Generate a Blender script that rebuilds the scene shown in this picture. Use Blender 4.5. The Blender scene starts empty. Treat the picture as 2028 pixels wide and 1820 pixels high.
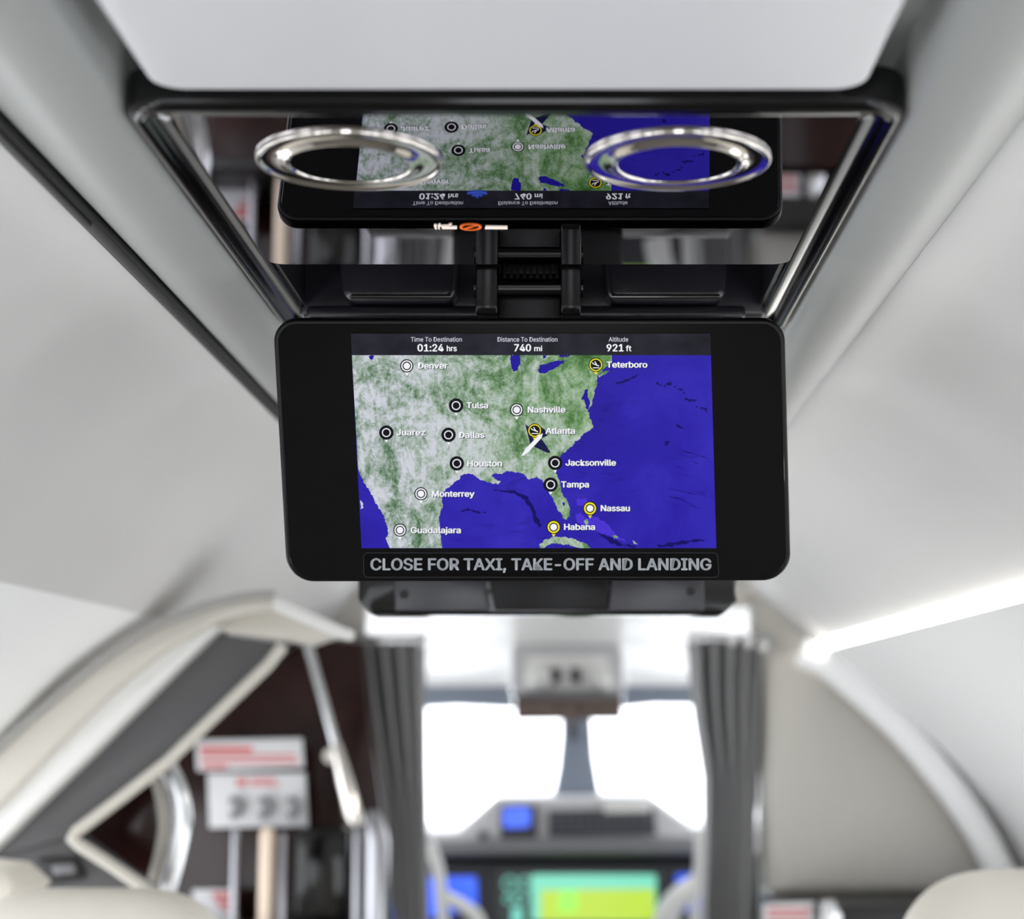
import bpy, bmesh, math, random
from mathutils import Vector, Matrix
from mathutils.geometry import tessellate_polygon
random.seed(7)
scene = bpy.context.scene
COL = scene.collection

# ------------------------------------------------------------------ camera
CZ = 1.30                       # eye height above the cabin floor
FPX, CX, CY = 3500.0, 1128.0, 910.0
PITCH = math.atan(500 / 3500)
cam_d = bpy.data.cameras.new('camera')
cam_d.sensor_fit = 'HORIZONTAL'; cam_d.sensor_width = 36.0
cam_d.lens = 36.0 * FPX / 2028
cam_d.shift_x = -(CX - 1014) / 2028
cam_d.shift_y = 0.0
cam_d.clip_start = 0.02
cam_d.dof.use_dof = True
cam_d.dof.focus_distance = 1.18
cam_d.dof.aperture_fstop = 4.9
cam = bpy.data.objects.new('camera', cam_d); COL.objects.link(cam)
cam.location = (0, 0, CZ)
cam.rotation_euler = (math.pi / 2 + PITCH, 0, 0)
scene.camera = cam

# ------------------------------------------------------------------ view, world, light
vs = scene.view_settings
vs.view_transform = 'Standard'; vs.look = 'None'; vs.gamma = 1.0; vs.use_curve_mapping = False
vs.exposure = 0.0
world = bpy.data.worlds.new('daylight'); scene.world = world; world.use_nodes = True
bg = world.node_tree.nodes['Background']
bg.inputs[0].default_value = (0.93, 0.96, 1.0, 1); bg.inputs[1].default_value = 4.9
scene.cycles.max_bounces = 10
scene.cycles.diffuse_bounces = 6
scene.cycles.glossy_bounces = 5
scene.cycles.sample_clamp_indirect = 6.0
scene.cycles.caustics_reflective = False
scene.cycles.caustics_refractive = False

def area(name, loc, direction, sx, sy, power=0.0, portal=False, color=(1, 1, 1)):
    l = bpy.data.lights.new(name, 'AREA'); l.shape = 'RECTANGLE'; l.size = sx; l.size_y = sy
    l.energy = power; l.color = color
    if portal: l.cycles.is_portal = True
    o = bpy.data.objects.new(name, l); COL.objects.link(o)
    o.location = (loc[0], loc[1], loc[2] + CZ)
    o.rotation_euler = Vector(direction).to_track_quat('-Z', 'Y').to_euler()
    return o

WIN_Y = (-1.5, -0.9, -0.3, 0.3, 0.9, 1.5, 2.1, 2.7)     # cabin windows along both sides
WW, WH = 0.36, 0.42
for wy in WIN_Y:
    if wy < 2.4: area('daylight_window', (-0.93, wy, -0.32), (1, 0, 0.0), WW, WH, portal=True)
    area('daylight_window', (0.89, wy, -0.58), (-1, 0, 0.0), WW, WH, portal=True)
area('daylight_added_opening', (-0.93, 2.73, -0.70), (1, 0, 0), 0.62, 1.18, portal=True)  # portal for an unseen opening added to brighten the right sidewall
area('daylight_aft', (-0.025, -2.06, -0.65), (0, 1, 0), 0.55, 1.3, portal=True)
area('cockpit_fill', (-0.03, 5.3, -0.75), (0, -1, 0.62), 1.6, 0.7, power=36, color=(0.95, 0.97, 1.0))  # added fill lamp beyond the windscreen, brightens the cockpit ceiling
area('daylight_windshield', (-0.03, 4.75, -0.12), (0, -1, 0), 1.2, 0.55, portal=True)

# ------------------------------------------------------------------ pixel to place
cP, sP = math.cos(PITCH), math.sin(PITCH)
def ray(px, py):
    a = (px - CX) / FPX; b = -(py - CY) / FPX
    return Vector((a, cP - sP * b, sP + cP * b))
def PZ(px, py, z):
    d = ray(px, py); return d * (z / d.z)
def PY(px, py, Y):
    d = ray(px, py); return d * (Y / d.y)
TILT = math.radians(20.03)
MN = Vector((0, math.cos(TILT), math.sin(TILT)))
def PM(px, py):
    d = ray(px, py); return d * (1.2 / MN.dot(d))
MO = PM(1058, 890)
MV = Vector((0, -math.sin(TILT), math.cos(TILT)))
def UV(px, py):
    p = PM(px, py) - MO; return (p.x, p.dot(MV))

# ------------------------------------------------------------------ materials
def lin(c):
    return tuple((v / 255 / 12.92 if v / 255 <= 0.04045 else ((v / 255 + 0.055) / 1.055) ** 2.4) for v in c)
def mat(name, rgb, rough=0.5, metal=0.0, emit=None, estr=1.0, bump=0.0, bscale=200.0, spec=0.5, vary=0.0, vscale=8.0, coat=0.0):
    m = bpy.data.materials.new(name); m.use_nodes = True
    nt = m.node_tree; p = nt.nodes['Principled BSDF']
    c = lin(rgb)
    p.inputs['Base Color'].default_value = (*c, 1)
    p.inputs['Roughness'].default_value = rough
    p.inputs['Metallic'].default_value = metal
    p.inputs['Specular IOR Level'].default_value = spec
    p.inputs['Coat Weight'].default_value = coat
    p.inputs['Coat Roughness'].default_value = 0.03
    if emit is not None:
        p.inputs['Emission Color'].default_value = (*lin(emit), 1)
        p.inputs['Emission Strength'].default_value = estr
    if bump or vary:
        tc = nt.nodes.new('ShaderNodeTexCoord')
    if bump:
        n = nt.nodes.new('ShaderNodeTexNoise'); n.inputs['Scale'].default_value = bscale; n.inputs['Detail'].default_value = 4
        nt.links.new(tc.outputs['Object'], n.inputs['Vector'])
        b = nt.nodes.new('ShaderNodeBump'); b.inputs['Strength'].default_value = bump; b.inputs['Distance'].default_value = 0.002
        nt.links.new(n.outputs['Fac'], b.inputs['Height']); nt.links.new(b.outputs['Normal'], p.inputs['Normal'])
    if vary:
        n2 = nt.nodes.new('ShaderNodeTexNoise'); n2.inputs['Scale'].default_value = vscale; n2.inputs['Detail'].default_value = 3
        nt.links.new(tc.outputs['Object'], n2.inputs['Vector'])
        r = nt.nodes.new('ShaderNodeValToRGB')
        r.color_ramp.elements[0].position = 0.3; r.color_ramp.elements[1].position = 0.7
        r.color_ramp.elements[0].color = (*[v * (1 - vary) for v in c], 1)
        r.color_ramp.elements[1].color = (*[min(1, v * (1 + vary)) for v in c], 1)
        nt.links.new(n2.outputs['Fac'], r.inputs['Fac']); nt.links.new(r.outputs['Color'], p.inputs['Base Color'])
    return m

M = {}
M['headliner'] = mat('white_headliner', (216, 215, 214), 0.55, bump=0.15, bscale=90, vary=0.02, vscale=3)
M['rail'] = mat('grey_satin_rail', (166, 168, 166), 0.35, bump=0.05, bscale=300)
M['panel'] = mat('pale_panel', (224, 224, 227), 0.4)
M['black'] = mat('gloss_black', (5, 5, 6), 0.10, spec=0.4)
M['black_satin'] = mat('satin_black', (7, 7, 9), 0.32, spec=0.25)
M['hinge'] = mat('hinge_black', (4, 4, 5), 0.22, spec=0.3)
M['tray_gloss'] = mat('glossy_tray_edge', (30, 29, 30), 0.14, spec=1.0, coat=1.0)
M['black_tray'] = mat('moulded_black', (40, 40, 47), 0.2, bump=0.1, bscale=900, spec=0.6)
M['black_rail'] = mat('black_strip', (12, 12, 13), 0.5)
M['mirror'] = mat('dark_mirror', (168, 166, 172), 0.012, metal=1.0)
M['chrome'] = mat('chrome', (225, 220, 214), 0.09, metal=1.0)
M['chrome_soft'] = mat('brushed_chrome', (205, 206, 208), 0.22, metal=1.0)
M['glass_black'] = mat('black_glass', (9, 10, 13), 0.07, spec=0.35)
M['recess'] = mat('dark_gap', (92, 92, 92), 0.6)
M['sticker'] = mat('black_sticker', (6, 6, 8), 0.2, spec=0.2)
M['sticker_line'] = mat('sticker_edge', (52, 52, 58), 0.4)
M['letter'] = mat('grey_lettering', (203, 207, 213), 0.45, emit=(150, 154, 160), estr=0.0)
M['wood'] = mat('dark_gloss_wood', (40, 21, 18), 0.16, vary=0.35, vscale=14, spec=0.25)
M['cream'] = mat('cream_trim', (206, 202, 193), 0.4)
M['leather'] = mat('cream_leather', (228, 223, 212), 0.45, bump=0.2, bscale=160)
M['greypanel'] = mat('charcoal_panel', (88, 87, 89), 0.5)
M['darkslot'] = mat('black_slot', (22, 22, 24), 0.4)
M['sidewall'] = mat('white_sidewall', (247, 247, 247), 0.45, bump=0.1, bscale=90)
M['partition'] = mat('grey_beige_partition', (190, 187, 179), 0.4)
M['white'] = mat('white_plastic', (232, 232, 230), 0.4)
M['placard'] = mat('white_placard', (206, 206, 208), 0.4)
M['red'] = mat('red_print', (196, 92, 92), 0.5)
M['knobgrey'] = mat('grey_knob', (120, 120, 124), 0.3)
M['seal'] = mat('grey_seal', (165, 164, 162), 0.5)
M['gunmetal'] = mat('gunmetal', (160, 160, 165), 0.25, metal=1.0)
M['curtain'] = mat('charcoal_curtain', (150, 150, 151), 0.8, bump=0.2, bscale=400)
M['carpet'] = mat('carpet', (116, 111, 105), 0.95, bump=0.6, bscale=500)
M['cockgrey'] = mat('cockpit_grey', (196, 196, 199), 0.5)
M['cockdark'] = mat('cockpit_dark', (58, 58, 64), 0.45)
M['brownface'] = mat('brown_switch_face', (104, 88, 82), 0.5, vary=0.5, vscale=60)
M['post'] = mat('blue_grey_post', (120, 128, 142), 0.5)
M['peach'] = mat('peach_post', (226, 206, 186), 0.35)
M['blue_scr'] = mat('blue_screen', (10, 20, 60), 0.2, emit=(60, 100, 240), estr=1.4)
M['green_scr'] = mat('green_map_screen', (10, 10, 10), 0.2, emit=(186, 220, 60), estr=1.1)
M['teal'] = mat('teal_screen_band', (10, 10, 10), 0.2, emit=(120, 220, 190), estr=1.1)
M['lime'] = mat('lime_screen_patch', (10, 10, 10), 0.2, emit=(160, 245, 90), estr=1.1)
M['mfd'] = mat('dark_screen', (14, 18, 20), 0.2, emit=(26, 36, 34), estr=1.0)
M['gauge'] = mat('gauge_line', (10, 10, 10), 0.2, emit=(120, 220, 200), estr=1.0)
M['button'] = mat('button', (88, 90, 100), 0.4)
M['led'] = mat('led_strip', (250, 250, 250), 0.5, emit=(255, 253, 246), estr=9.0)
M['icon_white'] = mat('icon_white', (20, 20, 20), 0.5, emit=(255, 240, 228), estr=1.0)
M['icon_orange'] = mat('icon_orange', (20, 10, 0), 0.5, emit=(244, 110, 40), estr=1.0)
M['icon_blue'] = mat('icon_blue', (0, 0, 20), 0.5, emit=(40, 80, 205), estr=1.0)
def scr(name, rgb): return mat(name, (3, 3, 3), 0.25, emit=rgb, estr=1.0, spec=0.1)
M['t_white'] = scr('screen_white', (240, 242, 248))
M['t_dim'] = scr('screen_dim_white', (205, 208, 222))
M['t_dark'] = scr('screen_dark', (20, 19, 27))
M['t_navy'] = scr('screen_navy', (24, 26, 70))
M['t_yellow'] = scr('screen_yellow', (236, 222, 40))
M['t_lake'] = scr('screen_lake', (34, 24, 150))
M['t_shallow'] = scr('screen_shallow', (74, 52, 206))
M['t_deep'] = scr('screen_deep', (22, 16, 100))

def nodes_mat(name):
    m = bpy.data.materials.new(name); m.use_nodes = True; nt = m.node_tree
    p = nt.nodes['Principled BSDF']; p.inputs['Base Color'].default_value = (0.002, 0.002, 0.002, 1)
    p.inputs['Roughness'].default_value = 0.25; p.inputs['Specular IOR Level'].default_value = 0.1
    p.inputs['Emission Strength'].default_value = 1.0
    tc = nt.nodes.new('ShaderNodeTexCoord')
    return m, nt, p, tc
def noise(nt, tc, scale, detail=8, rough=0.6, dist=0.0, stretch=(1, 1, 1), rot=0.0):
    mp = nt.nodes.new('ShaderNodeMapping'); mp.inputs['Scale'].default_value = stretch; mp.inputs['Rotation'].default_value = (0, rot, 0)
    nt.links.new(tc.outputs['Object'], mp.inputs['Vector'])
    n = nt.nodes.new('ShaderNodeTexNoise'); n.inputs['Scale'].default_value = scale; n.inputs['Detail'].default_value = detail
    n.inputs['Roughness'].default_value = rough; n.inputs['Distortion'].default_value = dist
    nt.links.new(mp.outputs['Vector'], n.inputs['Vector']); return n
def ramp(nt, src, stops):
    r = nt.nodes.new('ShaderNodeValToRGB'); e = r.color_ramp.elements
    while len(e) < len(stops): e.new(0.5)
    for k, (pos, c) in enumerate(stops):
        e[k].position = pos; e[k].color = (*lin(c), 1)
    nt.links.new(src, r.inputs['Fac']); return r
def mix(nt, fac, a, b, mode='MIX'):
    mx = nt.nodes.new('ShaderNodeMix'); mx.data_type = 'RGBA'; mx.blend_type = mode
    if isinstance(fac, float): mx.inputs[0].default_value = fac
    else: nt.links.new(fac, mx.inputs[0])
    nt.links.new(a, mx.inputs[6]); nt.links.new(b, mx.inputs[7]); return mx.outputs[2]
def math_node(nt, op, a, b):
    n = nt.nodes.new('ShaderNodeMath'); n.operation = op
    for k, v in enumerate((a, b)):
        if isinstance(v, (int, float)): n.inputs[k].default_value = v
        else: nt.links.new(v, n.inputs[k])
    return n.outputs[0]

# land: green plains east, pale grey-white ranges west
m, nt, p, tc = nodes_mat('satellite_land')
sep = nt.nodes.new('ShaderNodeSeparateXYZ'); nt.links.new(tc.outputs['Object'], sep.inputs[0])
n1 = noise(nt, tc, 20, 10, 0.66, 1.6)
n2 = noise(nt, tc, 110, 8, 0.75, 1.2, (1, 1, 0.55), 0.6)
n3 = noise(nt, tc, 420, 4, 0.8, 0.3)
n4 = noise(nt, tc, 45, 8, 0.7, 2.5, (1, 1, 0.5), -0.7)
f1 = math_node(nt, 'MULTIPLY', n1.outputs['Fac'], 0.50)
f2 = math_node(nt, 'MULTIPLY', n2.outputs['Fac'], 0.29)
f3 = math_node(nt, 'MULTIPLY', n3.outputs['Fac'], 0.21)
fs = math_node(nt, 'ADD', math_node(nt, 'ADD', f1, f2), f3)
west = ramp(nt, fs, [(0.39, (44, 70, 56)), (0.44, (96, 126, 96)), (0.485, (152, 168, 158)), (0.545, (206, 209, 218))])
east = ramp(nt, fs, [(0.39, (56, 98, 44)), (0.46, (98, 142, 80)), (0.52, (144, 174, 134)), (0.60, (188, 200, 194))])
xf = math_node(nt, 'ADD', math_node(nt, 'MULTIPLY', sep.outputs['X'], 7.0), math_node(nt, 'MULTIPLY', n4.outputs['Fac'], 1.2))
xm = math_node(nt, 'MULTIPLY', math_node(nt, 'ADD', xf, 0.02), 1.0)
xc = nt.nodes.new('ShaderNodeClamp'); nt.links.new(xm, xc.inputs[0])
c = mix(nt, xc.outputs[0], west.outputs[0], east.outputs[0])
nt.links.new(c, p.inputs['Emission Color']); M['land'] = m
# ocean
m, nt, p, tc = nodes_mat('satellite_ocean')
n1 = noise(nt, tc, 12, 6, 0.6, 0.5); n2 = noise(nt, tc, 60, 8, 0.7, 1.5, (0.4, 1, 1.6), 0.5)
a = ramp(nt, n1.outputs['Fac'], [(0.3, (37, 26, 146)), (0.5, (44, 33, 166)), (0.72, (58, 47, 186))])
b = ramp(nt, n2.outputs['Fac'], [(0.30, (110, 110, 140)), (0.42, (255, 255, 255)), (1.0, (255, 255, 255))])
c = mix(nt, 0.35, a.outputs[0], b.outputs[0], 'MULTIPLY')
nt.links.new(c, p.inputs['Emission Color']); M['ocean'] = m
# header bar
m, nt, p, tc = nodes_mat('screen_header')
n1 = noise(nt, tc, 60, 3, 0.5)
a = ramp(nt, n1.outputs['Fac'], [(0.3, (22, 22, 30)), (0.7, (42, 42, 54))])
nt.links.new(a.outputs[0], p.inputs['Emission Color']); M['header'] = m
# thin windscreen glass
m = bpy.data.materials.new('clear_windscreen'); m.use_nodes = True; nt = m.node_tree
for n in list(nt.nodes):
    if n.type != 'OUTPUT_MATERIAL': nt.nodes.remove(n)
tr = nt.nodes.new('ShaderNodeBsdfTransparent'); gl = nt.nodes.new('ShaderNodeBsdfGlossy'); gl.inputs['Roughness'].default_value = 0.02
ms = nt.nodes.new('ShaderNodeMixShader'); ms.inputs[0].default_value = 0.05
nt.links.new(tr.outputs[0], ms.inputs[1]); nt.links.new(gl.outputs[0], ms.inputs[2])
nt.links.new(ms.outputs[0], nt.nodes['Material Output'].inputs['Surface']); M['pane'] = m

# ------------------------------------------------------------------ object helpers
def tag(o, label=None, cat=None, group=None, kind=None):
    if label: o['label'] = label
    if cat: o['category'] = cat
    if group: o['group'] = group
    if kind: o['kind'] = kind
    return o
def thing(name, loc, label, cat, group=None, rot=(0, 0, 0)):
    o = bpy.data.objects.new(name, None); COL.objects.link(o); o.empty_display_size = 0.02
    o.location = (loc[0], loc[1], loc[2] + CZ); o.rotation_euler = rot
    return tag(o, label, cat, group)
def world_of(o):
    m = Matrix.LocRotScale(o.location, o.rotation_euler, None)
    return (world_of(o.parent) @ m) if o.parent else m

class MB:
    """collects geometry given in camera-height coordinates (z = 0 at the eye)"""
    def __init__(self): self.v = []; self.f = []; self.mi = []
    def add(self, vs, fs, mi=0):
        b = len(self.v); self.v += [Vector(x) for x in vs]; self.f += [tuple(b + i for i in f) for f in fs]; self.mi += [mi] * len(fs)
        return self
    def box(self, x0, x1, y0, y1, z0, z1, bev=0.0, seg=3, mi=0):
        bm = bmesh.new(); bmesh.ops.create_cube(bm, size=1.0)
        for v in bm.verts: v.co = Vector(((x0 + x1) / 2 + v.co.x * (x1 - x0), (y0 + y1) / 2 + v.co.y * (y1 - y0), (z0 + z1) / 2 + v.co.z * (z1 - z0)))
        if bev: bmesh.ops.bevel(bm, geom=list(bm.edges), offset=bev, segments=seg, profile=0.5, affect='EDGES')
        return self.frombm(bm, mi)
    def frombm(self, bm, mi=0):
        bm.verts.index_update(); self.add([v.co.copy() for v in bm.verts], [[v.index for v in f.verts] for f in bm.faces], mi); bm.free(); return self
    def slab(self, front, offset, bev=0.0, seg=2, mi=0):
        """closed outline extruded by offset, rim bevelled"""
        front = [Vector(p) for p in front]; off = Vector(offset)
        bm = bmesh.new(); a = [bm.verts.new(p) for p in front]; b = [bm.verts.new(p + off) for p in front]; n = len(a)
        bm.faces.new(a); bm.faces.new(list(reversed(b)))
        for i in range(n): bm.faces.new((a[i], b[i], b[(i + 1) % n], a[(i + 1) % n]))
        bmesh.ops.recalc_face_normals(bm, faces=list(bm.faces))
        if bev:
            bm.edges.ensure_lookup_table()
            rim = [e for e in bm.edges if (e.verts[0] in a and e.verts[1] in a) or (e.verts[0] in b and e.verts[1] in b)]
            bmesh.ops.bevel(bm, geom=rim, offset=bev, segments=seg, profile=0.5, affect='EDGES')
        return self.frombm(bm, mi)
    def tube(self, pts, r, seg=14, cap=True, mi=0):
        pts = [Vector(p) for p in pts]; rs = r if isinstance(r, (list, tuple)) else [r] * len(pts)
        vs = []; fs = []; up = None
        for i, p in enumerate(pts):
            t = (pts[min(i + 1, len(pts) - 1)] - pts[max(i - 1, 0)]).normalized()
            if up is None: up = Vector((0, 0, 1)) if abs(t.z) < 0.9 else Vector((0, 1, 0))
            s = t.cross(up).normalized(); up = s.cross(t).normalized()
            for k in range(seg):
                a = 2 * math.pi * k / seg; vs.append(p + (s * math.cos(a) + up * math.sin(a)) * rs[i])
        for i in range(len(pts) - 1):
            for k in range(seg):
                fs.append((i * seg + k, i * seg + (k + 1) % seg, (i + 1) * seg + (k + 1) % seg, (i + 1) * seg + k))
        if cap: fs.append(tuple(reversed(range(seg)))); fs.append(tuple((len(pts) - 1) * seg + k for k in range(seg)))
        return self.add(vs, fs, mi)
    def lathe(self, c, prof, seg=96, mi=0):
        """profile (radius, z) about a vertical axis at c"""
        c = Vector(c); vs = []; fs = []
        for (r, z) in prof:
            for k in range(seg):
                a = 2 * math.pi * k / seg; vs.append(c + Vector((r * math.cos(a), r * math.sin(a), z)))
        for i in range(len(prof) - 1):
            for k in range(seg):
                fs.append((i * seg + k, i * seg + (k + 1) % seg, (i + 1) * seg + (k + 1) % seg, (i + 1) * seg + k))
        return self.add(vs, fs, mi)
    def sweep(self, prof, y0, y1, n=1, closed=False, mi=0):
        """profile of (x, z) carried along Y"""
        vs = []; fs = []; k = len(prof)
        for j in range(n + 1):
            y = y0 + (y1 - y0) * j / n; vs += [(x, y, z) for x, z in prof]
        m = k if closed else k - 1
        for j in range(n):
            for i in range(m): fs.append((j * k + i, j * k + (i + 1) % k, (j + 1) * k + (i + 1) % k, (j + 1) * k + i))
        if closed: fs.append(tuple(range(k))); fs.append(tuple(reversed(range(n * k, n * k + k))))
        return self.add(vs, fs, mi)
    def flat(self, outline3, mi=0):
        tri = tessellate_polygon([[Vector(p) for p in outline3]])
        return self.add(outline3, tri, mi)
    def build(self, name, mats, parent=None, smooth=True, label=None, fix=True, angle=38):
        me = bpy.data.meshes.new(name); o = bpy.data.objects.new(name, me); COL.objects.link(o)
        shift = Vector((0, 0, CZ)); inv = None
        if parent is not None:
            o.parent = parent; inv = world_of(parent).inverted()
            vs = [inv @ (v + shift) for v in self.v]
        else:
            xs = [v.x for v in self.v]; ys = [v.y for v in self.v]; zs = [v.z for v in self.v]
            org = Vector(((min(xs) + max(xs)) / 2, (min(ys) + max(ys)) / 2, min(zs))) + shift
            o.location = org; vs = [v + shift - org for v in self.v]
        me.from_pydata(vs, [], self.f)
        mats = mats if isinstance(mats, (list, tuple)) else [mats]
        for m_ in mats: me.materials.append(m_)
        for pl, k in zip(me.polygons, self.mi): pl.material_index = k
        if fix:
            bm = bmesh.new(); bm.from_mesh(me); bmesh.ops.recalc_face_normals(bm, faces=list(bm.faces)); bm.to_mesh(me); bm.free()
        if smooth:
            for pl in me.polygons: pl.use_smooth = True
            me.set_sharp_from_angle(angle=math.radians(angle))
        me.update()
        if label: o['label'] = label
        return o
def struct(o, label=None, cat=None): return tag(o, label, cat, None, 'structure')

def round_poly(pts, rad, seg=10):
    """round the corners of a 2-D outline"""
    out = []; n = len(pts); rad = rad if isinstance(rad, (list, tuple)) else [rad] * n
    for i in range(n):
        p = Vector(pts[i]); a = (Vector(pts[i - 1]) - p).normalized(); b = (Vector(pts[(i + 1) % n]) - p).normalized()
        ang = math.acos(max(-1, min(1, a.dot(b)))); r = rad[i]
        if r <= 0: out.append(tuple(p)); continue
        d = r / math.tan(ang / 2); c = p + (a + b).normalized() * (r / math.sin(ang / 2))
        s = p + a * d - c; e = p + b * d - c; th = math.atan2(s.x * e.y - s.y * e.x, s.dot(e))
        for k in range(seg + 1):
            t = th * k / seg; out.append((c.x + s.x * math.cos(t) - s.y * math.sin(t), c.y + s.x * math.sin(t) + s.y * math.cos(t)))
    return out
def spline(pts, n=8):
    pts = [Vector(p) for p in pts]; out = []
    for i in range(len(pts) - 1):
        p0 = pts[max(i - 1, 0)]; p1 = pts[i]; p2 = pts[i + 1]; p3 = pts[min(i + 2, len(pts) - 1)]
        for k in range(n):
            t = k / n
            out.append(0.5 * ((2 * p1) + (p2 - p0) * t + (2 * p0 - 5 * p1 + 4 * p2 - p3) * t * t + (3 * p1 - p0 - 3 * p2 + p3) * t ** 3))
    out.append(pts[-1]); return out
def pxslab(pts, Y, depth, bev=0.0): return MB().slab([PY(x, y, Y) for x, y in pts], (0, depth, 0), bev)

def ui_font():
    import os
    try:
        return bpy.data.fonts.load(os.path.join(bpy.utils.resource_path('LOCAL'), 'datafiles', 'fonts', 'Inter.woff2'))
    except Exception:
        return None
FONT = ui_font()
def text_geom(s, bold=0.0):
    cu = bpy.data.curves.new('lettering', 'FONT')
    if FONT: cu.font = FONT
    cu.body = s; cu.size = 1.0; cu.offset = bold; cu.resolution_u = 3
    o = bpy.data.objects.new('lettering', cu); COL.objects.link(o)
    bpy.context.view_layer.update()
    dg = bpy.context.evaluated_depsgraph_get(); me = bpy.data.meshes.new_from_object(o.evaluated_get(dg))
    vs = [v.co.copy() for v in me.vertices]; fs = [tuple(p.vertices) for p in me.polygons]
    bpy.data.objects.remove(o); bpy.data.curves.remove(cu); bpy.data.meshes.remove(me)
    return vs, fs

XC = -0.0285                     # centre line of the cabin
# ================================================================== ROOM SHELL
# floor
struct(MB().box(-0.95, 0.90, -2.0, 3.6, -1.34, -1.30).build('floor', M['carpet'], smooth=False))
# ceiling: curved headliner each side of the raised centre channel (one shell)
L_PROF = spline([(-0.3035, 0, 0.300), (-0.345, 0, 0.292), (-0.40, 0, 0.255), (-0.46, 0, 0.197), (-0.53, 0, 0.120)], 6)
R_PROF = spline([(0.2345, 0, 0.312), (0.2365, 0, 0.300), (0.285, 0, 0.290), (0.345, 0, 0.252), (0.41, 0, 0.196), (0.476, 0, 0.136)], 6)
mb = MB()
mb.sweep([(v.x, v.z) for v in L_PROF], -2.0, 3.5, 22)
mb.sweep([(v.x, v.z) for v in R_PROF], -2.0, 3.5, 22)
mb.add([(-0.31, -2.0, 0.345), (0.245, -2.0, 0.345), (0.245, 3.5, 0.345), (-0.31, 3.5, 0.345)], [(0, 1, 2, 3)])
mb.add([(-0.19, 1.37, 0.300), (0.135, 1.37, 0.300), (0.135, 3.5, 0.300), (-0.19, 3.5, 0.300)], [(0, 1, 2, 3)])
struct(mb.build('ceiling', M['headliner'], fix=False))
# side walls with their window openings
LW = [(-0.53, 0, 0.120), (-0.62, 0, 0.055), (-0.72, 0, -0.045), (-0.80, 0, -0.10)]
RW = [(0.478, 0, 0.116), (0.52, 0, 0.080), (0.635, 0, -0.019), (0.735, 0, -0.123), (0.80, 0, -0.205), (0.84, 0, -0.285), (0.855, 0, -0.36)]
def wall(name, prof, ztop, xw, added_opening=None):
    pts = spline(prof, 5); mb = MB(); mb.sweep([(v.x, v.z) for v in pts], -2.0, 3.5, 12)
    x1, z1 = pts[-1].x, pts[-1].z
    zt = min(z1, ztop); zb = zt - WH
    cuts = [w for w in sorted(WIN_Y) if not added_opening or w + WW / 2 < added_opening[0]]; ye = added_opening[0] if added_opening else 3.5
    if added_opening: mb.add([(xw, added_opening[1], zt), (xw, 3.5, zt), (xw, 3.5, -1.30), (xw, added_opening[1], -1.30)], [(0, 1, 2, 3)])
    mb.add([(x1, -2.0, z1), (x1, 3.5, z1), (xw, 3.5, zt), (xw, -2.0, zt)], [(0, 1, 2, 3)])
    y = -2.0
    for wy in cuts:
        mb.add([(xw, y, zt), (xw, wy - WW / 2, zt), (xw, wy - WW / 2, zb), (xw, y, zb)], [(0, 1, 2, 3)]); y = wy + WW / 2
    mb.add([(xw, y, zt), (xw, ye, zt), (xw, ye, zb), (xw, y, zb)], [(0, 1, 2, 3)])
    mb.add([(xw, -2.0, zb), (xw, ye, zb), (xw, ye, -1.30), (xw, -2.0, -1.30)], [(0, 1, 2, 3)])
    return struct(mb.build(name, M['sidewall'], fix=False))
wall('wall_left', LW, -0.11, -0.90, (2.42, 3.04))  # unseen opening added in this wall to light the right side
wall('wall_right', RW, -0.37, 0.86)
mb = MB(); mb.box(-0.95, -0.30, -2.04, -2.0, -1.30, 0.34); mb.box(0.25, 0.90, -2.04, -2.0, -1.30, 0.34); mb.box(-0.30, 0.25, -2.04, -2.0, 0.0, 0.34)
struct(mb.build('wall_back', M['partition'], smooth=False))
# rails beside the centre tray
def rail(name, x0, x1):
    w = x1 - x0
    prof = [(x0, 0.335), (x0, 0.304)] + [(x0 + w * t, 0.304 - 0.010 * math.sin(math.pi * t) ** 0.7) for t in [k / 14 for k in range(1, 14)]] + [(x1, 0.304), (x1, 0.335)]
    return struct(MB().sweep(prof, -1.0, 3.49, 1, closed=True).build(name, M['rail'], angle=60))
rail('trim_1', -0.2905, -0.2255)
rail('trim_2', 0.1705, 0.2355)
# black slotted strip between left rail and headliner
mb = MB().box(-0.3035, -0.2915, -1.0, 3.49, 0.2985, 0.335, 0.002, 2)
mb.box(-0.3000, -0.2950, 0.2, 1.06, 0.2965, 0.2990, 0.0008, 2)
struct(mb.build('trim_3', M['black_rail']))
# bulkhead over the cockpit opening
mb = MB()
mb.box(-0.95, -0.405, 3.50, 3.56, 0.135, 0.34, 0.01); mb.box(-0.405, 0.36, 3.50, 3.56, 0.205, 0.34, 0.01); mb.box(0.36, 0.95, 3.50, 3.56, 0.130, 0.34, 0.01)
mb.box(-0.95, -0.38, 3.50, 3.56, -1.30, 0.14, 0.0); mb.box(0.372, 0.95, 3.50, 3.56, -1.30, 0.135, 0.0)
struct(mb.build('wall_front', M['partition']))

# ================================================================== OVERHEAD PANEL (near)
mb = MB()
op = round_poly([(-0.2005, -0.4), (0.1422, -0.4), (0.1430, 0.826), (-0.2015, 0.826)], [0.001, 0.001, 0.016, 0.016], 8)
mb.slab([(x, y, 0.2995) for x, y in op], (0, 0, 0.012), 0.002, 3)
tag(mb.build('ceiling_panel', M['panel'], angle=50), 'flat pale grey panel across the top, ending above the black tray', 'ceiling panel')

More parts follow.
